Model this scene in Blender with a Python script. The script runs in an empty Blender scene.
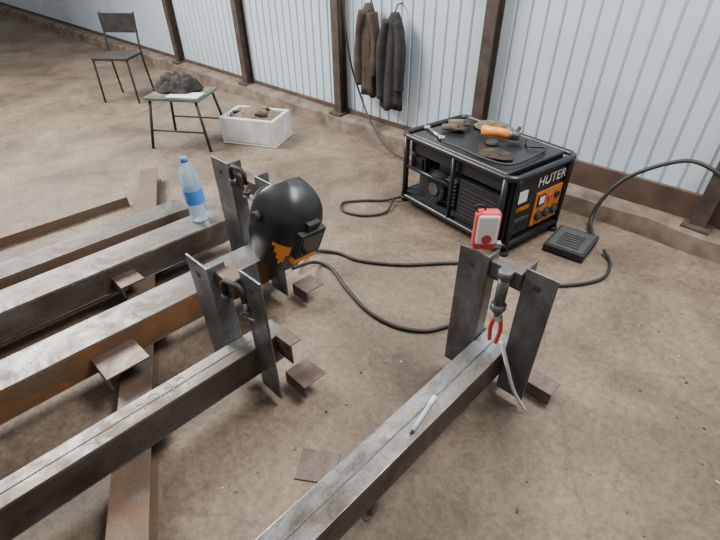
import bpy, bmesh, math, random
from mathutils import Vector, Matrix, noise
random.seed(7)
V=Vector
# ------------------------------------------------------------------ materials
def newmat(name):
    m=bpy.data.materials.new(name); m.use_nodes=True
    nt=m.node_tree; b=nt.nodes['Principled BSDF']
    return m,nt,b
def simple(name,col,rough=.5,metal=0,var=.15,scale=20,bump=0):
    m,nt,b=newmat(name)
    tc=nt.nodes.new('ShaderNodeTexCoord'); n=nt.nodes.new('ShaderNodeTexNoise')
    n.inputs['Scale'].default_value=scale; n.inputs['Detail'].default_value=5
    nt.links.new(tc.outputs['Object'],n.inputs['Vector'])
    r=nt.nodes.new('ShaderNodeValToRGB')
    r.color_ramp.elements[0].position=.3; r.color_ramp.elements[1].position=.7
    r.color_ramp.elements[0].color=(*[c*(1-var) for c in col],1)
    r.color_ramp.elements[1].color=(*[min(1,c*(1+var)) for c in col],1)
    nt.links.new(n.outputs['Fac'],r.inputs['Fac']); nt.links.new(r.outputs['Color'],b.inputs['Base Color'])
    b.inputs['Roughness'].default_value=rough; b.inputs['Metallic'].default_value=metal
    if bump:
        bp=nt.nodes.new('ShaderNodeBump'); bp.inputs['Strength'].default_value=bump; bp.inputs['Distance'].default_value=.01
        nt.links.new(n.outputs['Fac'],bp.inputs['Height']); nt.links.new(bp.outputs['Normal'],b.inputs['Normal'])
    return m
def steel(name,c1,c2,c3,scale=(3.2,1.5,3.2),rough=(.3,.6),metal=.65,p=(.36,.5,.66),patch=.55,rustc=None):
    """mottled hot-rolled steel: c1 bright scale, c2 dull scale, c3 rust"""
    rustc=rustc or c3
    m,nt,b=newmat(name); N=nt.nodes.new; L=nt.links.new
    tc=N('ShaderNodeTexCoord'); mp=N('ShaderNodeMapping'); mp.inputs['Scale'].default_value=scale
    L(tc.outputs['Object'],mp.inputs['Vector'])
    n=N('ShaderNodeTexNoise'); n.inputs['Scale'].default_value=2.4; n.inputs['Detail'].default_value=10; n.inputs['Roughness'].default_value=.6; n.inputs['Distortion'].default_value=.6
    L(mp.outputs['Vector'],n.inputs['Vector'])
    r=N('ShaderNodeValToRGB'); e=r.color_ramp.elements
    e[0].position=p[0]; e[0].color=(*c1,1); e[1].position=p[2]; e[1].color=(*c3,1)
    x=e.new(p[1]); x.color=(*c2,1)
    L(n.outputs['Fac'],r.inputs['Fac'])
    n2=N('ShaderNodeTexNoise'); n2.inputs['Scale'].default_value=110; n2.inputs['Detail'].default_value=4
    L(tc.outputs['Object'],n2.inputs['Vector'])
    mx=N('ShaderNodeMix'); mx.data_type='RGBA'; mx.blend_type='OVERLAY'; mx.inputs['Factor'].default_value=.45
    L(r.outputs['Color'],mx.inputs[6]); L(n2.outputs['Fac'],mx.inputs[7])
    n3=N('ShaderNodeTexNoise'); n3.inputs['Scale'].default_value=5; n3.inputs['Detail'].default_value=10; n3.inputs['Roughness'].default_value=.72; n3.inputs['Distortion'].default_value=.8
    L(tc.outputs['Object'],n3.inputs['Vector'])
    r3=N('ShaderNodeValToRGB'); r3.color_ramp.elements[0].position=patch; r3.color_ramp.elements[1].position=patch+.13
    r3.color_ramp.elements[0].color=(0,0,0,1); r3.color_ramp.elements[1].color=(.85,.85,.85,1); L(n3.outputs['Fac'],r3.inputs['Fac'])
    mx2=N('ShaderNodeMix'); mx2.data_type='RGBA'; L(r3.outputs['Color'],mx2.inputs['Factor']); L(mx.outputs[2],mx2.inputs[6]); mx2.inputs[7].default_value=(*rustc,1)
    L(mx2.outputs[2],b.inputs['Base Color'])
    mt=N('ShaderNodeMapRange'); mt.inputs['To Min'].default_value=metal; mt.inputs['To Max'].default_value=metal*.15; L(r3.outputs['Color'],mt.inputs['Value']); L(mt.outputs['Result'],b.inputs['Metallic'])
    mr=N('ShaderNodeMapRange'); mr.inputs['To Min'].default_value=rough[0]; mr.inputs['To Max'].default_value=rough[1]
    mr.inputs['From Min'].default_value=.4; mr.inputs['From Max'].default_value=.62
    L(n3.outputs['Fac'],mr.inputs['Value']); L(mr.outputs['Result'],b.inputs['Roughness'])
    bp=N('ShaderNodeBump'); bp.inputs['Strength'].default_value=.2; bp.inputs['Distance'].default_value=.002
    L(n2.outputs['Fac'],bp.inputs['Height']); L(bp.outputs['Normal'],b.inputs['Normal'])
    return m
M={}
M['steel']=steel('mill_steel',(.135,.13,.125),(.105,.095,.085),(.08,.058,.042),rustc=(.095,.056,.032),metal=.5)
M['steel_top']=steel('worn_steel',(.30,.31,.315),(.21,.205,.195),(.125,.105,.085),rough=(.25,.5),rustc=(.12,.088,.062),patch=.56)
M['steel_dull']=steel('dull_brown_steel',(.20,.198,.192),(.145,.132,.118),(.10,.08,.062),rough=(.32,.58),rustc=(.115,.075,.048),patch=.55,metal=.55)
M['post']=steel('post_steel',(.20,.215,.23),(.15,.155,.16),(.11,.098,.09),scale=(4,4,2),rough=(.3,.5),rustc=(.09,.067,.052),patch=.58)
M['rust']=steel('rusty_steel',(.12,.085,.06),(.14,.078,.04),(.20,.09,.035),metal=.2,rough=(.5,.8),rustc=(.21,.095,.035),patch=.54)
M['rustdark']=steel('dark_rusty_steel',(.115,.092,.074),(.115,.08,.057),(.125,.07,.04),metal=.2,rough=(.5,.8),rustc=(.15,.075,.036),patch=.55)
M['pink']=steel('offcut_plate',(.17,.135,.12),(.125,.09,.075),(.09,.055,.042),metal=.4,rough=(.4,.65),patch=.6)
M['dark']=simple('dark_inside',(.03,.028,.026),.8)
M['black']=simple('black_paint',(.012,.013,.015),.36,.0,.3)
M['blackmatte']=simple('black_matte',(.016,.016,.018),.7,0,.3)
M['charger']=simple('charger_grey',(.05,.055,.055),.55,0,.2)
M['rubber']=simple('rubber_cable',(.018,.017,.016),.6,0,.3)
M['orange']=simple('orange_paint',(.6,.19,.025),.45,0,.12)
M['orangem']=simple('orange_plastic',(.85,.27,.02),.4,0,.08)
M['white']=simple('white_plastic',(.72,.72,.70),.5,0,.05)
M['foam']=simple('white_foam',(.58,.58,.56),.85,0,.18,8,.3)
M['red']=simple('red_plastic',(.5,.04,.045),.4,0,.1)
M['chrome']=simple('bright_metal',(.5,.5,.5),.3,.9,.1)
M['engine']=simple('engine_grey',(.11,.11,.115),.45,.6,.3,40)
M['green']=simple('green_paint',(.08,.135,.10),.6,0,.25,12)
M['cloth_brown']=simple('brown_cloth',(.045,.032,.024),.95,0,.4,14,.4)
M['cloth_dark']=simple('dark_cloth',(.022,.020,.018),.95,0,.4,14,.4)
M['cloth_tan']=simple('tan_cloth',(.13,.10,.068),.95,0,.4,14,.4)
M['cardboard']=simple('cardboard',(.17,.12,.075),.9,0,.2)
M['blue']=simple('blue_label',(.05,.22,.6),.4,0,.1)
M['penblue']=simple('pen_body',(.38,.44,.50),.4,0,.1)
M['chalk']=simple('chalk',(.40,.39,.37),.9,0,.1)
g,nt,b=newmat('dark_glass'); b.inputs['Base Color'].default_value=(.01,.015,.012,1); b.inputs['Roughness'].default_value=.05; M['glass']=g
g,nt,b=newmat('clear_pet'); b.inputs['Base Color'].default_value=(.62,.80,.95,1); b.inputs['Roughness'].default_value=.08; b.inputs['Transmission Weight'].default_value=.7; b.inputs['IOR'].default_value=1.2; M['pet']=g

def floor_mat():
    m,nt,b=newmat('dusty_concrete'); N=nt.nodes.new; L=nt.links.new
    tc=N('ShaderNodeTexCoord')
    def nz(s,d=8,r=.6,dist=0):
        n=N('ShaderNodeTexNoise'); n.inputs['Scale'].default_value=s; n.inputs['Detail'].default_value=d; n.inputs['Roughness'].default_value=r
        n.inputs['Distortion'].default_value=dist
        L(tc.outputs['Object'],n.inputs['Vector']); return n
    def ramp(src,p0,p1,c0=(0,0,0),c1=(1,1,1)):
        r=N('ShaderNodeValToRGB'); r.color_ramp.elements[0].position=p0; r.color_ramp.elements[1].position=p1
        r.color_ramp.elements[0].color=(*c0,1); r.color_ramp.elements[1].color=(*c1,1); L(src,r.inputs['Fac']); return r.outputs['Color']
    def mix(a,bb,fac,mode='MIX',k=1):
        x=N('ShaderNodeMix'); x.data_type='RGBA'; x.blend_type=mode
        if isinstance(fac,float): x.inputs['Factor'].default_value=fac
        else:
            mm=N('ShaderNodeMath'); mm.operation='MULTIPLY'; mm.inputs[1].default_value=k; L(fac,mm.inputs[0]); L(mm.outputs[0],x.inputs['Factor'])
        L(a,x.inputs[6])
        if isinstance(bb,tuple): x.inputs[7].default_value=(*bb,1)
        else: L(bb,x.inputs[7])
        return x.outputs[2]
    a=nz(1.3,11,.68,.5); r=N('ShaderNodeValToRGB'); e=r.color_ramp.elements
    e[0].position=.36; e[0].color=(.105,.075,.05,1); e[1].position=.66; e[1].color=(.285,.213,.148,1)
    x=e.new(.5); x.color=(.185,.136,.094,1)
    L(a.outputs['Fac'],r.inputs['Fac'])
    f=nz(34,7,.8)
    col=mix(r.outputs['Color'],ramp(f.outputs['Fac'],.38,.60,(.34,.32,.29)),.65,'MULTIPLY')
    col=mix(col,(.06,.043,.030),ramp(nz(2.6,10,.78,1.6).outputs['Fac'],.52,.66),'MIX',.5)
    col=mix(col,(.045,.033,.025),ramp(nz(11,9,.82,.8).outputs['Fac'],.58,.68),'MIX',.6)
    col=mix(col,(.37,.30,.225),ramp(nz(6.3,11,.88).outputs['Fac'],.56,.67),'MIX',.6)
    vo=N('ShaderNodeTexVoronoi'); vo.feature='DISTANCE_TO_EDGE'; vo.inputs['Scale'].default_value=.8
    wv=N('ShaderNodeMix'); wv.data_type='RGBA'; wv.inputs['Factor'].default_value=.25; nn=nz(2.5,6,.6)
    L(tc.outputs['Object'],wv.inputs[6]); L(nn.outputs['Color'],wv.inputs[7]); L(wv.outputs[2],vo.inputs['Vector'])
    col=mix(col,(.045,.034,.026),ramp(vo.outputs['Distance'],.001,.006,(1,1,1),(0,0,0)),'MIX',.35)
    L(col,b.inputs['Base Color'])
    mr=N('ShaderNodeMapRange'); mr.inputs['To Min'].default_value=.38; mr.inputs['To Max'].default_value=.75
    L(a.outputs['Fac'],mr.inputs['Value']); L(mr.outputs['Result'],b.inputs['Roughness'])
    bp=N('ShaderNodeBump'); bp.inputs['Strength'].default_value=.5; bp.inputs['Distance'].default_value=.012
    L(f.outputs['Fac'],bp.inputs['Height']); L(bp.outputs['Normal'],b.inputs['Normal'])
    return m
M['floor']=floor_mat()
M['siding']=simple('pale_blue_siding',(.50,.59,.66),.38,0,.08,2.2)
M['curb']=simple('stained_concrete',(.14,.106,.08),.9,0,.5,7,.5)
M['kick']=simple('brown_plinth',(.08,.045,.032),.85,0,.35,6,.3)
M['rustpost']=simple('rusty_post',(.06,.042,.034),.8,.1,.35,12,.3)

# ------------------------------------------------------------------ mesh builder
class MB:
    def __init__(s): s.bm=bmesh.new(); s.m=[]
    def mi(s,k):
        if k not in s.m: s.m.append(k)
        return s.m.index(k)
    def box(s,x0,x1,y0,y1,z0,z1,mat,T=None):
        i=s.mi(mat); vs=[V((x,y,z)) for x in (x0,x1) for y in (y0,y1) for z in (z0,z1)]
        if T: vs=[T@v for v in vs]
        v=[s.bm.verts.new(p) for p in vs]
        for q in ((0,1,3,2),(4,6,7,5),(0,4,5,1),(2,3,7,6),(0,2,6,4),(1,5,7,3)):
            f=s.bm.faces.new([v[k] for k in q]); f.material_index=i
    def rings(s,rs,mat,closed=True,cap=True,smooth=True,capmat=None,fm=None):
        i=s.mi(mat); R=[[s.bm.verts.new(p) for p in r] for r in rs]; n=len(R[0])
        for a in range(len(R)-1):
            for k in range(n if closed else n-1):
                f=s.bm.faces.new((R[a][k],R[a][(k+1)%n],R[a+1][(k+1)%n],R[a+1][k])); f.smooth=smooth
                f.material_index=i if not fm else s.mi(fm(a,k) or mat)
        if cap and closed:
            for r in (R[0][::-1],R[-1]):
                f=s.bm.faces.new(r); f.material_index=i if not capmat else s.mi(capmat)
    def tube(s,pts,r,mat,n=8,smoothpath=False,cap=True):
        P=[V(p) for p in pts]
        if smoothpath: P=catmull(P)
        rs=[]; t=(P[1]-P[0]).normalized(); up=V((0,0,1)) if abs(t.z)<.9 else V((1,0,0))
        nrm=t.cross(up).normalized()
        for k,p in enumerate(P):
            a=P[max(0,k-1)]; b=P[min(len(P)-1,k+1)]; t=(b-a).normalized()
            nrm=(nrm-t*nrm.dot(t)).normalized(); bi=t.cross(nrm)
            rr=r if not callable(r) else r(k/(len(P)-1))
            rs.append([p+nrm*math.cos(2*math.pi*j/n)*rr+bi*math.sin(2*math.pi*j/n)*rr for j in range(n)])
        s.rings(rs,mat,cap=cap)
    def cyl(s,p0,p1,r,mat,n=20,r1=None,capmat=None):
        P0,P1=V(p0),V(p1); r1=r if r1 is None else r1
        t=(P1-P0).normalized(); up=V((0,0,1)) if abs(t.z)<.9 else V((1,0,0)); a=t.cross(up).normalized(); b=t.cross(a)
        s.rings([[P+a*math.cos(2*math.pi*j/n)*q+b*math.sin(2*math.pi*j/n)*q for j in range(n)] for P,q in ((P0,r),(P1,r1))],mat,capmat=capmat)
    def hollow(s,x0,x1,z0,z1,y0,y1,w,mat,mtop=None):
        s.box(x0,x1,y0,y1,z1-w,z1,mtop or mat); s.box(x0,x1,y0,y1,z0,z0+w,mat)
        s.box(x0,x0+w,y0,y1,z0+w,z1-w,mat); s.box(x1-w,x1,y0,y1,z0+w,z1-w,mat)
    def done(s,name,parent=None,bevel=0,T=None,seg=2):
        bmesh.ops.recalc_face_normals(s.bm,faces=s.bm.faces)
        me=bpy.data.meshes.new(name); s.bm.to_mesh(me); s.bm.free()
        for k in s.m: me.materials.append(M[k])
        o=bpy.data.objects.new(name,me); bpy.context.scene.collection.objects.link(o)
        if bevel:
            md=o.modifiers.new('bevel','BEVEL'); md.width=bevel; md.segments=seg; md.limit_method='ANGLE'; md.angle_limit=math.radians(40)
        if parent: o.parent=parent
        if T: o.matrix_local=T
        return o
def catmull(P,k=8):
    Q=[P[0]*2-P[1]]+P+[P[-1]*2-P[-2]]; out=[]
    for i in range(1,len(Q)-2):
        a,b,c,d=Q[i-1:i+3]
        for j in range(k):
            t=j/k; out.append(.5*((2*b)+(c-a)*t+(2*a-5*b+4*c-d)*t*t+(3*b-a-3*c+d)*t**3))
    out.append(P[-1]); return out
def empty(name,loc=(0,0,0),rz=0):
    e=bpy.data.objects.new(name,None); e.location=loc; e.rotation_euler=(0,0,rz); e.empty_display_size=.1
    bpy.context.scene.collection.objects.link(e); return e
def ell(cx,cy,z,a,b,n=28,fold=0,k=7,ph=0):
    return [V((cx+math.cos(t)*a*(1+fold*math.sin(k*t+ph)),cy+math.sin(t)*b*(1+fold*math.sin(k*t+ph)),z)) for t in [2*math.pi*j/n for j in range(n)]]

# ------------------------------------------------------------------ room
mb=MB(); mb.box(-16,6,-8,3.2,-.1,0,'floor'); mb.done('floor')
WY=3.32
mb=MB(); pts=[]; x=-16
while x<6:
    pts+= [(x,0),(x+.088,0),(x+.092,.012),(x+.108,.012),(x+.112,0)]; x+=.112
i=mb.mi('siding')
lo=[mb.bm.verts.new((p[0],WY+p[1],.12)) for p in pts]; hi=[mb.bm.verts.new((p[0],WY+p[1],3)) for p in pts]
for k in range(len(pts)-1): mb.bm.faces.new((lo[k],lo[k+1],hi[k+1],hi[k])).material_index=i
mb.box(-16,6,WY+.013,WY+.1,0,3,'siding')
mb.done('wall_back')
mb=MB(); mb.box(-16.1,-16,-8,WY,0,3,'siding'); mb.done('wall_left')
mb=MB()
n=220; rs=[]
for k in range(n+1):
    x=-16+22*k/n; j=noise.noise(V((x*2.3,0,0)))*.03+noise.noise(V((x*9,2,0)))*.012; j2=noise.noise(V((x*3.1,5,0)))*.02
    rs.append([V((x,3.13+j,0)),V((x,3.15+j,.11+j2)),V((x,3.19+j,.13+j2)),V((x,WY,.13)),V((x,WY,0))])
mb.rings(rs,'curb',smooth=False); mb.done('trim_curb')
mb=MB(); mb.box(-1.25,6,WY-.03,WY,.12,.30,'kick'); mb.box(-16,-1.25,WY-.02,WY,.12,.17,'kick'); mb.done('trim_plinth',bevel=.004)
for k,x in enumerate((-6.7,-5.1,-3.5,-1.92,-.25)):
    mb=MB(); w=.045
    mb.box(x-w,x+w,WY-.10,WY-.092,0.1,3,'rustpost'); mb.box(x-w,x+w,WY-.012,WY-.001,0.1,3,'rustpost'); mb.box(x-.006,x+.006,WY-.095,WY-.01,.1,3,'rustpost')
    mb.box(x-.08,x+.08,WY-.15,WY-.001,.12,.14,'rustpost')
    mb.done('trim_%d'%(k+1))

# ------------------------------------------------------------------ beams with uprights
ZB,ZT=.10,.25
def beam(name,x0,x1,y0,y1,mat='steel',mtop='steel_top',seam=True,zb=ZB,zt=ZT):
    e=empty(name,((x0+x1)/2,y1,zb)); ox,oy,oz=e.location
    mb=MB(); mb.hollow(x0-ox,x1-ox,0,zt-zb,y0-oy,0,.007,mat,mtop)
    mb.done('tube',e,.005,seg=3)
    if seam:
        mb=MB(); P=[(random.uniform(-.0012,.0012),y0-oy+k*.03,zt-zb-.001) for k in range(int((y1-y0)/.03))]
        mb.tube(P,.0035,'steel',6); mb.done('weld_seam',e)
    return e
def angle_iron(e,x0,x1,y,z0,z1,side,name,mat='post',fl=.075,holes=True):
    ox,oy,oz=e.location; t=.009; mb=MB()
    mb.box(x0-ox,x1-ox,y-oy,y-oy+t,z0-oz,z1-oz,mat)
    fx=(x1-t,x1) if side>0 else (x0,x0+t)
    mb.box(fx[0]-ox,fx[1]-ox,y-oy+t,y-oy+fl,z0-oz,z1-oz,mat)
    if holes:
        cx=(x0+x1)/2-ox
        mb.box(cx-.02,cx+.008,y-oy-.0015,y-oy+t+.0015,z1-oz-.075,z1-oz-.05,'dark')
    return mb.done(name,e,.0025)
def foot(e,x0,x1,y0,y1,z,name,mat='pink',up=.06):
    ox,oy,oz=e.location; mb=MB()
    mb.box(x0-ox,x1-ox,y0-oy,y1-oy,z-oz,z+.008-oz,mat)
    mb.box(x0-ox,x1-ox,y0-oy,y0+.008-oy,z-up-oz,z-oz,mat)
    return mb.done(name,e,.002)
rb=beam('steel_box_beam',-.635,-.510,-1.2,1.42)
angle_iron(rb,-.765,-.637,1.30,.06,.665,+1,'upright_1')
angle_iron(rb,-.508,-.385,1.33,.04,.665,-1,'upright_2')
foot(rb,-.42,-.30,1.41,1.50,.07,'foot_plate')
la=beam('steel_box_beam.001',-1.360,-1.255,-1.4,.80,mtop='steel_dull')
angle_iron(la,-1.515,-1.362,.575,.05,.63,+1,'upright_1')
angle_iron(la,-1.253,-1.125,.64,.04,.65,-1,'upright_2')
foot(la,-1.19,-1.06,.72,.84,.09,'foot_plate')
foot(la,-1.253,-1.15,.74,.80,.26,'lug_plate','pink',.1)
bb=beam('steel_box_beam.002',-1.945,-1.765,-1.6,1.18,mat='rust',mtop='steel_dull',seam=False)
angle_iron(bb,-2.10,-1.947,1.06,.06,.71,+1,'upright_1')
angle_iron(bb,-1.763,-1.63,1.08,.06,.70,-1,'upright_2')
foot(bb,-1.66,-1.54,1.14,1.26,.09,'foot_plate')
foot(bb,-1.763,-1.60,.16,.34,.18,'lug_plate')
bc=beam('steel_box_beam.003',-2.46,-2.27,-1.6,1.20,mtop='steel_dull',seam=False)
foot(bc,-2.27,-2.15,.46,.58,.18,'lug_plate')
bd=beam('steel_box_beam.004',-2.72,-2.56,-1.6,1.08,mat='rustdark',mtop='steel',seam=False)
def ibeam(name,p0,p1,w,h,mat):
    a,b=V((*p0,0)),V((*p1,0)); d=b-a; L=d.length; ang=math.atan2(d.y,d.x)
    mb=MB(); t=.01
    mb.box(0,L,-w/2,w/2,0,t,mat); mb.box(0,L,-w/2,w/2,h-t,h,mat); mb.box(0,L,-t/2,t/2,t,h-t,mat)
    return mb.done(name,None,.002,Matrix.Translation(a)@Matrix.Rotation(ang,4,'Z'))
ibeam('rusty_i_beam',(-.80,-.16),(-3.66,1.31),.13,.10,'rustdark')
ibeam('rusty_i_beam.001',(-.35,-1.3),(-3.2,-.6),.13,.10,'rustdark')
ibeam('rusty_i_beam.002',(-.68,.56),(-.52,.56),.06,.10,'rustdark')
def crosstube(e,x0,x1,y,z,w,mat,name):
    ox,oy,oz=e.location; mb=MB(); mb.box(x0-ox,x1-ox,y-oy,y+w-oy,z-oz,z+w-oz,mat); return mb.done(name,e,.006)
crosstube(la,-1.362,-1.253,.60,.53,.08,'rustdark','cross_bar')
crosstube(rb,-.637,-.508,1.345,.545,.06,'post','cross_bar')
crosstube(bb,-1.947,-1.763,1.09,.58,.07,'rustdark','cross_bar')
def cclamp(name,x,y,z,rz=0):
    e=empty(name,(x,y,z),rz); mb=MB()
    mb.tube([(-.05,0,.0),(-.05,0,.05),(-.035,0,.065),(.03,0,.065),(.045,0,.05),(.045,0,0)],.011,'blackmatte',8)
    mb.cyl((-.05,0,0),(-.05,0,-.03),.016,'engine'); mb.cyl((.045,0,.02),(.045,0,-.07),.008,'chrome',10)
    mb.cyl((.045,0,-.035),(.045,0,-.05),.018,'engine'); mb.tube([(.01,0,-.07),(.08,0,-.07)],.005,'chrome',8)
    mb.done('frame',e); return e
cclamp('c_clamp',-1.24,.60,.55,.2)
cclamp('c_clamp.001',-1.84,1.045,.66,.1)
def angbar(name,p0,p1,w,z,mat):
    a,b=V((*p0,z)),V((*p1,z)); d=b-a; L=d.length; ang=math.atan2(d.y,d.x); mb=MB()
    mb.box(0,L,-w/2,w/2,0,.007,mat); mb.box(0,L,-w/2,-w/2+.007,0.007,w*.8,mat)
    return mb.done(name,None,.002,Matrix.Translation(a)@Matrix.Rotation(ang,4,'Z'))
angbar('angle_iron_bar',(-3.12,-.30),(-3.02,.85),.09,.0,'rustdark')
angbar('angle_iron_bar.001',(-3.45,-.2),(-3.42,1.0),.08,.0,'rustdark')

# ------------------------------------------------------------------ tools on right clamp
e=empty('tape_measure',(-.69,1.335,.667),.75); e.scale=(1.28,1.15,1.32)
mb=MB()
mb.box(-.036,.036,-.022,.022,0,.118,'red'); mb.done('case',e,.016,seg=4)
mb=MB(); mb.box(-.031,.031,-.0245,.0245,.020,.112,'white'); mb.done('label_plate',e,.010,seg=3)
mb=MB(); mb.cyl((0,-.027,.040),(0,.027,.040),.014,'red',20); mb.box(.03,.05,-.010,.010,.004,.018,'chrome'); mb.tube([(-.03,-.0,.112),(-.04,0,.128),(-.02,0,.132),(-.01,0,.118)],.003,'blackmatte',6,True); mb.done('hub_and_hook',e)
mb=MB(); mb.box(-.637,-.51,1.312,1.344,.58,.645,'engine'); mb.done('steel_spacer_block',None,.006)
mb=MB(); mb.cyl((-.56,1.29,.50),(-.56,1.29,.62),.021,'engine'); mb.cyl((-.56,1.29,.62),(-.56,1.29,.65),.028,'post',6); mb.cyl((-.56,1.29,.47),(-.56,1.29,.50),.03,'post',6)
mb.cyl((-.56,1.29,.47),(-.56,1.29,.44),.01,'engine'); mb.done('threaded_clamp_bolt')
e=empty('pliers',(-.555,1.30,.37)); mb=MB()
mb.tube([(-.012,0,.05),(-.022,0,0),(-.016,0,-.07)],.009,'red',8,True); mb.tube([(.012,0,.05),(.02,0,0),(.012,0,-.07)],.009,'red',8,True)
mb.cyl((0,-.008,.055),(0,.008,.055),.017,'chrome'); mb.box(-.012,.012,-.006,.006,.055,.11,'chrome'); mb.done('handles',e,.001)
mb=MB(); P=catmull([V((-.515,1.29,.33)),V((-.47,1.29,.23)),V((-.42,1.30,.11)),V((-.355,1.32,.01))])
mb.rings([[p+V((-.008,-.003,0)),p+V((.008,.003,0)),p+V((.008,.005,0)),p+V((-.008,-.001,0))] for p in P],'white'); mb.done('white_strap')
mb=MB(); a=V((-.535,.775,ZT+.010)); b2=V((-.560,.90,ZT+.010)); mb.cyl(a,b2,.008,'penblue'); d=(b2-a).normalized(); mb.cyl(b2,b2+d*.045,.009,'white'); mb.cyl(a,a-d*.012,.004,'blackmatte'); mb.done('marker_pen')
mb=MB()
for k in range(4):
    ox=-1.31; oy=.18+.055*k
    c=[V((ox+.03*math.cos(t)*(1 if k%2 else .6),oy+.022*math.sin(t),ZT+.0012)) for t in [0.4+i*.5 for i in range(10 if k%2 else 7)]]
    mb.tube(c,.0013,'chalk',5)
mb.done('chalk_marks',la,T=Matrix.Translation(-la.location))

# ------------------------------------------------------------------ welding mask
def mask():
    e=empty('welding_mask',(-1.525,1.045,.575)); e.rotation_euler=(math.radians(-6),math.radians(20),math.radians(2)); e.scale=(1.14,1.14,1.20)
    mb=MB(); rows=[]; NV=22; NH=36
    for a in range(NV+1):
        v=a/NV; z=-.18+.36*v
        fr=.145*(1-.34*max(0,(.45-v)/.45)**1.3) ; wd=.12*(1-.38*max(0,(.45-v)/.45)**1.3)
        top=max(0,(v-.55)/.45); fr*=math.sqrt(max(0.03,1-top**2.4)); wd*=math.sqrt(max(.05,1-top**3))
        rows.append((z,fr,wd))
    def pt(z,fr,wd,k,s=1):
        t=math.radians(-112+224*k/NH); c=math.cos(t); si=math.sin(t)
        x=math.copysign(abs(c)**.72,c)*fr; y=math.copysign(abs(si)**.8,si)*wd
        return V((x*s,y*s,z if s==1 else z*.97))
    def fm(a,k):
        v=a/NV; q=abs(k-NH/2+.5)/(NH/2)
        if .10<v<.50 and .24+(.50-v)*.42<q<.36+.62*(v-.08): return 'orangem'
        return None
    outer=[[pt(*r,k) for k in range(NH+1)] for r in rows]; inner=[[pt(*r,k,.95) for k in range(NH+1)] for r in rows]
    rs=[o+i[::-1] for o,i in zip(outer,inner)]
    mb.rings(rs,'black',fm=lambda a,k: fm(a,k) if k<NH else None)
    mb.box(.118,.158,-.064,.064,-.045,.068,'blackmatte'); mb.box(.156,.161,-.05,.05,-.03,.052,'glass')
    mb.box(.112,.150,-.056,.056,-.080,-.052,'orangem')
    mb.box(.10,.150,-.03,.03,.075,.10,'blackmatte')
    mb.tube([(.10*math.cos(t)-.03,.095*math.sin(t),.06) for t in [2*math.pi*j/20 for j in range(21)]],.008,'blackmatte',6)
    mb.tube([(-.03,.095*math.cos(t),.06+.10*math.sin(t)) for t in [math.pi*j/10 for j in range(11)]],.007,'blackmatte',6)
    for sgn in (1,-1): mb.cyl((-.02,sgn*.09,.05),(-.02,sgn*.14,.05),.02,'blackmatte')
    mb.done('shell',e,.002)
mask()

# ------------------------------------------------------------------ water bottle
e=empty('water_bottle',(-2.37,1.05,ZT+.003)); e.rotation_euler=(0,math.radians(-3),0)
mb=MB(); pr=[(0,.040),(.008,.047),(.03,.048),(.06,.045),(.08,.048),(.10,.048),(.20,.048),(.21,.044),(.22,.048),(.255,.046),(.29,.032),(.315,.016),(.33,.014)]
pr=[(z*1.08,r*1.1) for z,r in pr]
mb.rings([ell(0,0,z,r,r,24) for z,r in pr],'pet')
mb.rings([ell(0,0,z,.0545,.0545,24) for z in (.11,.19)],'blue',cap=False); mb.cyl((0,0,.345),(0,0,.372),.019,'blue'); mb.done('bottle',e)

# ------------------------------------------------------------------ generator
GC=(-1.47,2.63,0); GR=math.radians(-9)
G=empty('portable_generator',GC,GR)
LX,WY2,H=.47,.30,.52
def rrect(z,a,b,r=.06,n=5):
    P=[]
    for cx,cy,s in ((a-r,b-r,0),(-a+r,b-r,90),(-a+r,-b+r,180),(a-r,-b+r,270)):
        for k in range(n+1):
            t=math.radians(s+90*k/n); P.append((cx+r*math.cos(t),cy+r*math.sin(t),z))
    return P+[P[0]]
mb=MB(); R_=.019
mb.tube(rrect(H-.018,LX,WY2),R_,'black',10); mb.tube(rrect(.07,LX,WY2),R_,'black',10)
for sx in (1,-1):
    for sy in (1,-1):
        mb.tube([(sx*LX,sy*(WY2-.05),.0),(sx*LX,sy*(WY2-.05),H-.05),(sx*LX,sy*(WY2-.05),H-.02)],R_,'black',10)
        mb.tube([(sx*(LX-.05),sy*WY2,.07),(sx*(LX-.05),sy*WY2,H-.02)],R_,'black',10)
        mb.cyl((sx*LX,sy*(WY2-.05),0),(sx*LX,sy*(WY2-.05),.03),.028,'rubber')
for sy in (1,-1):
    mb.tube([(.02,sy*WY2,.07),(.02,sy*WY2,H-.02)],R_*.8,'black',8)
    mb.tube([(-LX+.05,sy*WY2,.3),(.02,sy*WY2,.30)],R_*.7,'black',8)
mb.box(-LX+.02,LX-.02,-WY2+.02,WY2-.02,.075,.09,'blackmatte')
for x in (-.25,.25): mb.box(x-.02,x+.02,-WY2,WY2,.05,.075,'black')
mb.done('frame',G)
mb=MB(); mb.box(-LX+.06,LX-.07,-WY2+.03,WY2-.03,H-.13,H-.005,'black'); mb.cyl((.05,0,H-.005),(.05,0,H+.02),.04,'blackmatte'); mb.done('fuel_tank',G,.03,seg=4)
mb=MB()
mb.box(-.38,-.02,-.20,.2,.09,.30,'engine')
for k in range(7): mb.box(-.10,.0,-.235,-.2,.13+.026*k,.14+.026*k,'engine')
mb.cyl((-.16,-.18,.21),(-.16,-.27,.21),.105,'blackmatte',32,.09); mb.cyl((-.16,-.27,.21),(-.16,-.28,.21),.045,'engine')
for k in range(12):
    t=2*math.pi*k/12; mb.cyl((-.16+.07*math.cos(t),-.262,.21+.07*math.sin(t)),(-.16+.07*math.cos(t),-.276,.21+.07*math.sin(t)),.007,'dark',6)
mb.box(-.42,-.28,-.25,-.10,.27,.38,'blackmatte'); mb.box(-.41,-.30,-.262,-.25,.285,.365,'black')
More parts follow.
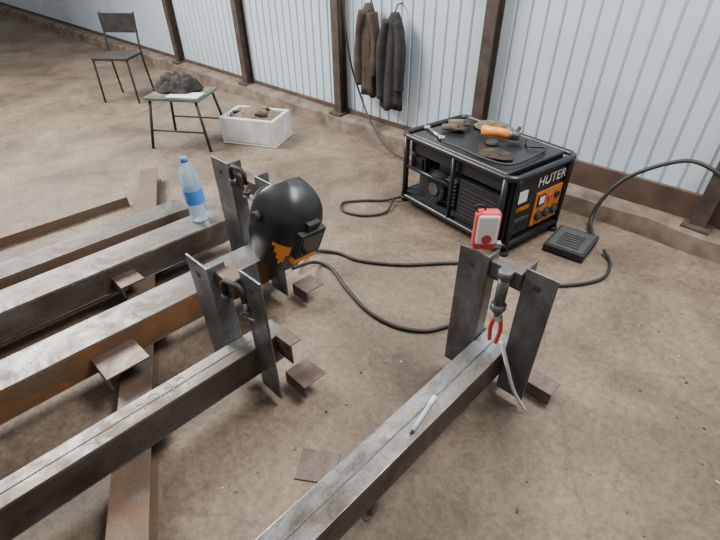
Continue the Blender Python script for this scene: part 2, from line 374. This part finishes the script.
mb.cyl((.04,-.05,.22),(.38,-.05,.22),.15,'engine',28); mb.cyl((.06,-.05,.22),(.09,-.05,.22),.158,'blackmatte',28)
mb.box(.07,.42,-.285,-.2,.1,.37,'black')
for k in range(8): mb.box(.10,.39,-.290,-.284,.13+.026*k,.14+.026*k,'blackmatte')
mb.done('engine',G,.006)
mb=MB(); X=LX
mb.box(X-.05,X-.012,-WY2+.02,WY2-.02,.10,H-.03,'black')
mb.box(X-.012,X-.004,-.03,.245,.12,.345,'orange')
mb.box(X-.012,X-.004,-.245,-.07,.13,.22,'engine')
mb.box(X-.012,X-.003,-.235,-.13,.33,.40,'white')
for yy,zz in ((.025,.185),(.105,.185),(.185,.185)):
    mb.cyl((X-.006,yy,zz),(X+.012,yy,zz),.033,'blackmatte',20); mb.cyl((X+.01,yy,zz),(X+.014,yy,zz),.022,'engine',16)
mb.box(X-.006,X+.004,-.01,.06,.25,.325,'blackmatte'); mb.box(X+.003,X+.005,0,.05,.265,.315,'white')
mb.cyl((X-.006,.11,.285),(X+.006,.11,.285),.02,'red',16); mb.cyl((X-.006,.18,.285),(X+.01,.18,.285),.022,'blackmatte',16)
for k in range(5): mb.box(X-.006,X+.002,-.22+.03*k,-.205+.03*k,.145,.205,'blackmatte')
mb.done('control_panel',G,.003)
def text(s,size,T,mat,parent,name):
    c=bpy.data.curves.new(name,'FONT'); c.body=s; c.size=size; c.extrude=.001; c.align_x='CENTER'; c.materials.append(M[mat])
    o=bpy.data.objects.new(name,c); bpy.context.scene.collection.objects.link(o); o.parent=parent; o.matrix_local=T
RX=Matrix.Rotation(math.radians(90),4,'Z')@Matrix.Rotation(math.radians(90),4,'X')
text('HUTER',.088,Matrix.Translation((LX-.009,.10,.385))@RX,'white',G,'label_text')
text('DY8000',.04,Matrix.Translation((LX-.009,-.15,.27))@RX,'orangem',G,'label_text_small')
# rumpled cloth sheets
def cloth(name,cx,cy,z,a,b,h,mat,seed,rz=0,parent=None):
    """rumpled sheet with fold ridges; rests on z"""
    N_=30; mb=MB(); rows=[]
    for i in range(N_+1):
        row=[]
        for j in range(N_+1):
            u=i/N_*2-1; v=j/N_*2-1
            # disc-ish mapping with ragged outline
            x=u*math.sqrt(1-.45*v*v); y=v*math.sqrt(1-.45*u*u)
            rag=1+.16*noise.noise(V((x*2.5,y*2.5,seed)))
            r=min(1,math.hypot(x,y)); env=(1-r**3)
            w1=noise.noise(V((x*1.5,y*3.2,seed+3))); w2=noise.noise(V((x*4.5,y*2.2,seed+8)))
            zz=h*env*(.35+.9*(1-abs(w1)*2.4)*.6+.5*(1-abs(w2)*2.6)*.5)
            X_=x*a*rag; Y_=y*b*rag
            row.append(V((cx+X_*math.cos(rz)-Y_*math.sin(rz),cy+X_*math.sin(rz)+Y_*math.cos(rz),z+.003+max(0,zz))))
        rows.append(row)
    mb.rings(rows,mat,closed=False,cap=False)
    o=mb.done(name,parent); s=o.modifiers.new('solid','SOLIDIFY'); s.thickness=.004; s.offset=1; return o
def GL(x,y,z): return Matrix.Translation(GC)@Matrix.Rotation(GR,4,'Z')@V((x,y,z))
p=GL(-.10,.20,H+.002); cloth('canvas_rag',p.x,p.y,p.z,.15,.07,.05,'cloth_tan',31,.1)
p=GL(.20,-.14,H+.002); cloth('oily_rag',p.x,p.y,p.z,.11,.06,.03,'cloth_brown',9,.3)
# work gloves: palm + fingers, lying flat
e=empty('work_gloves',GL(-.24,-.02,H+.022),.5); mb=MB()
for ox,oy,fl in ((0,0,1),(.03,.10,-1)):
    mb.tube([(ox-.10,oy,0),(ox-.05,oy,.002),(ox,oy,.004)],lambda t:.020+.008*t,'cloth_tan',10)
    for k in range(4):
        yy=oy+(-.027+.018*k); mb.tube([(ox-.015,yy,.0),(ox+.03,yy*1.02,.004),(ox+.06-.006*abs(k-1.5),yy*1.05,-.004)],.0105,'cloth_brown',8)
    mb.tube([(ox-.04,oy+fl*.015,0),(ox-.02,oy+fl*.042,.0),(ox+.005,oy+fl*.052,-.004)],.011,'cloth_brown',8)
mb.done('gloves',e)
mb=MB()
for q,(r0,r1) in enumerate((((-.40,-.18),(-.22,-.20)),)):
    A=GL(r0[0],r0[1],H+.008) if False else GL(-.40,-.14,H+.008); B=GL(-.20,-.20,H+.008)
    mb.cyl(A,B,.009,'chrome',12); mb.cyl(A-V((0,0,.006)),A+V((0,0,.01)),.022,'chrome',8); mb.cyl(B-V((0,0,.006)),B+V((0,0,.01)),.022,'chrome',8)
mb.done('spanner')
e=empty('angle_grinder',GL(.04,.08,H+.05),.25); mb=MB()
mb.cyl((-.12,0,.0),(.06,0,0),.028,'orangem',18); mb.cyl((.06,0,0),(.11,0,0),.03,'engine',18,.022); mb.cyl((.10,0,-.03),(.10,0,.02),.022,'engine'); mb.cyl((.10,0,-.03),(.10,0,-.026),.058,'blackmatte',28)
mb.cyl((.09,0,0),(.09,.11,.01),.012,'blackmatte'); mb.done('body',e)
mb=MB(); mb.tube([GL(*q) for q in ((.16,.20,H+.012),(.24,.12,H+.012),(.32,.18,H+.012),(.36,.0,H+.012),(.35,-.2,H+.012),(.2,-.245,H+.012),(.0,-.24,H+.012),(-.15,-.25,H+.012))],.008,'rubber',8,True); mb.done('power_cord')

e=empty('welding_charger',(-.785,2.68,0),math.radians(5)); mb=MB()
mb.box(-.125,.125,-.15,.15,.012,.052,'blackmatte'); mb.box(-.108,.108,-.13,.13,.052,.056,'charger')
for k in range(6): mb.box(-.07,.07,-.1+.03*k,-.09+.03*k,.056,.06,'blackmatte')
for sx in (-.1,.1):
    for sy in (-.12,.12): mb.cyl((sx,sy,0),(sx,sy,.014),.012,'rubber')
mb.done('case',e,.008)

# ------------------------------------------------------------------ cables
def cable(name,pts,r=.011,mat='rubber'):
    mb=MB(); mb.tube(pts,r,mat,8,True); return mb.done(name)
def c3(*p): return [V((a[0],a[1],a[2] if len(a)>2 else .012)) for a in p]
cable('welding_cable',c3((-1.72,1.20,.14),(-1.80,1.42,.03),(-1.70,1.46),(-1.505,1.39),(-1.28,1.33),(-1.095,1.34),(-.96,1.42),(-.886,1.55),(-.80,1.62),(-.68,1.64)),.0105)
cable('welding_cable.001',c3((-1.85,1.30,.04),(-1.93,1.48,.02),(-1.80,1.60),(-1.637,1.636),(-1.42,1.78),(-1.156,2.05),(-.9,2.1),(-.66,2.22),(-.5,2.45),(-.52,2.65),(-.60,2.74,.03)),.010)
cable('welding_cable.002',c3((-1.98,2.42,.03),(-2.06,2.32,.012),(-2.18,2.2),(-2.25,2.08),(-2.15,2.0),(-2.0,2.06),(-1.93,2.2),(-1.99,2.34,.03)),.009)
cable('wall_cable',c3((-.72,2.86,.03),(-.80,3.0,.05),(-.80,3.08,.17),(-.72,3.15,.33),(-.52,3.19,.48),(-.36,3.18,.52),(-.1,3.18,.42)),.013)
cable('wall_cable.001',c3((-3.4,3.22,1.3),(-3.32,3.22,.7),(-3.15,3.2,.35),(-2.9,3.1,.16),(-2.6,3.0,.05),(-2.3,3.0,.02)),.009)

# ------------------------------------------------------------------ stool, foam box, chair
e=empty('work_stool',(-4.20,1.98,0),math.radians(35)); mb=MB()
a,b_=.25,.20
for sx in (1,-1):
    for sy in (1,-1): mb.tube([(sx*(a+.03),sy*(b_+.02),0),(sx*(a-.04),sy*(b_-.03),.42)],.013,'blackmatte',8)
for sy in (1,-1): mb.tube([(-a,sy*b_,.16),(a,sy*b_,.16)],.008,'blackmatte',8)
mb.done('legs',e)
mb=MB(); mb.box(-a,a,-b_,b_,.415,.44,'green'); mb.box(-a+.02,a-.02,-b_+.02,b_-.02,.44,.445,'cloth_tan'); mb.box(-.05,a-.01,-b_+.01,-.02,.445,.45,'foam'); mb.done('top',e,.006)
cloth('work_jacket',-4.27,2.0,.45,.22,.16,.13,'cloth_dark',12,.6)
e=empty('foam_box',(-3.80,2.45,0),math.radians(28)); mb=MB()
mb.box(-.27,.27,-.19,.19,0,.02,'foam'); mb.box(-.27,-.235,-.19,.19,.02,.24,'foam'); mb.box(.235,.27,-.19,.19,.02,.24,'foam'); mb.box(-.235,.235,-.19,-.155,.02,.24,'foam'); mb.box(-.235,.235,.155,.19,.02,.24,'foam'); mb.done('walls',e,.008)
mb=MB(); mb.box(-.23,.23,-.15,.15,.02,.19,'cardboard'); mb.done('contents',e,.01)
cloth('burlap_cloth',0,0,.215,.25,.17,.06,'cloth_tan',21,0,e)
mb=MB(); mb.cyl((-.18,-.08,.262),(.12,.06,.272),.012,'rubber',10); mb.box(.05,.16,-.10,-.02,.235,.27,'cloth_brown'); mb.done('loose_items',e,.004)
e=empty('metal_chair',(-6.0,2.2,0),math.radians(40)); mb=MB()
for sx in (1,-1):
    mb.tube([(sx*.2,-.2,0),(sx*.19,-.18,.45)],.012,'blackmatte'); mb.tube([(sx*.2,.22,0),(sx*.19,.18,.45),(sx*.19,.24,.85)],.012,'blackmatte',8,True)
mb.box(-.2,.2,-.2,.2,.44,.465,'cloth_dark'); mb.box(-.2,.2,.2,.22,.65,.84,'cloth_dark'); mb.done('frame',e,.004)

# ------------------------------------------------------------------ jackets on the wall
def garment(name,x,z0,z1,w,mat,seed):
    e=empty(name,(x,WY-.10,0)); mb=MB(); rs=[]
    for i in range(12):
        t=i/11; z=z0+(z1-z0)*t; ww=w*(1-.12*t) if t<.85 else w*(1-.12*t)*(1-(t-.85)*4.5)
        rs.append([p+V((0,0,.02*math.sin(3*k*.17+seed) if i==0 else 0)) for k,p in enumerate(ell(.01*math.sin(seed+t*4),0,z,ww,.062*(1-.4*t),36,.13*(1-.6*t),6,seed+t*1.2))])
    mb.rings(rs,mat)
    for s in (1,-1):
        P=[V((s*w*.5,-.02,z1-.06)),V((s*w*.9,-.03,z1-.22)),V((s*w*.98,-.035,z0+.28)),V((s*w*.92,-.03,z0+.12+.05*s))]
        mb.tube(P,lambda t:.042+.004*math.sin(t*9+seed),mat,12,True)
    mb.tube([(0,.0,z1-.02),(0,.04,z1+.05),(0,.098,z1+.05)],.006,'blackmatte'); mb.done('cloth',e); return e
garment('hanging_work_jacket',-3.06,.40,1.10,.10,'cloth_brown',1)
garment('hanging_work_jacket.001',-2.79,.33,1.06,.11,'cloth_dark',4)

# ------------------------------------------------------------------ floor debris
def debris(name,n,xr,yr):
    mb=MB()
    for k in range(n):
        x=random.uniform(*xr); y=random.uniform(*yr); s=random.uniform(.002,.006)
        T=Matrix.Translation((x,y,s*.35))@Matrix.Rotation(random.uniform(0,3),4,'Z')
        mb.box(-s,s*random.uniform(.6,2.5),-s*.6,s*.6,-s*.35,s*.35,random.choice(['rustdark','blackmatte','chalk','cardboard','blackmatte']),T)
    mb.done(name)
debris('metal_debris',30,(-.24,.35),(.9,2.3)); debris('metal_debris.001',14,(-1.04,-.92),(.2,1.2))
mb=MB(); mb.box(-.075,.075,-.065,.065,0,.006,'pink'); mb.done('steel_plate_offcut',None,.002,Matrix.Translation((-.80,.555,0))@Matrix.Rotation(.6,4,'Z'))

# ------------------------------------------------------------------ light
w=bpy.data.worlds.new('World'); bpy.context.scene.world=w; w.use_nodes=True
w.node_tree.nodes['Background'].inputs['Color'].default_value=(1,.985,.96,1); w.node_tree.nodes['Background'].inputs['Strength'].default_value=.48
def area(name,loc,target,sx,sy,en,col):
    l=bpy.data.lights.new(name,'AREA'); l.shape='RECTANGLE'; l.size=sx; l.size_y=sy; l.energy=en; l.color=col
    o=bpy.data.objects.new(name,l); o.location=loc; o.rotation_euler=(V(target)-V(loc)).to_track_quat('-Z','Y').to_euler(); bpy.context.scene.collection.objects.link(o)
area('window_light',(-6,.2,4.2),(-2.0,1.6,0),3,2,760,(1,.98,.94))
area('roof_light',(-.3,2.5,4.0),(-1.2,1.2,0),2.2,1.2,260,(1,.985,.96))
# ------------------------------------------------------------------ camera
cam=bpy.data.cameras.new('Camera'); co=bpy.data.objects.new('Camera',cam); bpy.context.scene.collection.objects.link(co)
co.location=(0,0,1.6); co.rotation_euler=(math.radians(51),0,math.radians(43.5))
cam.sensor_width=36; cam.lens=23; cam.shift_x=-10/720; cam.shift_y=27/720; cam.clip_start=.02
bpy.context.scene.camera=co
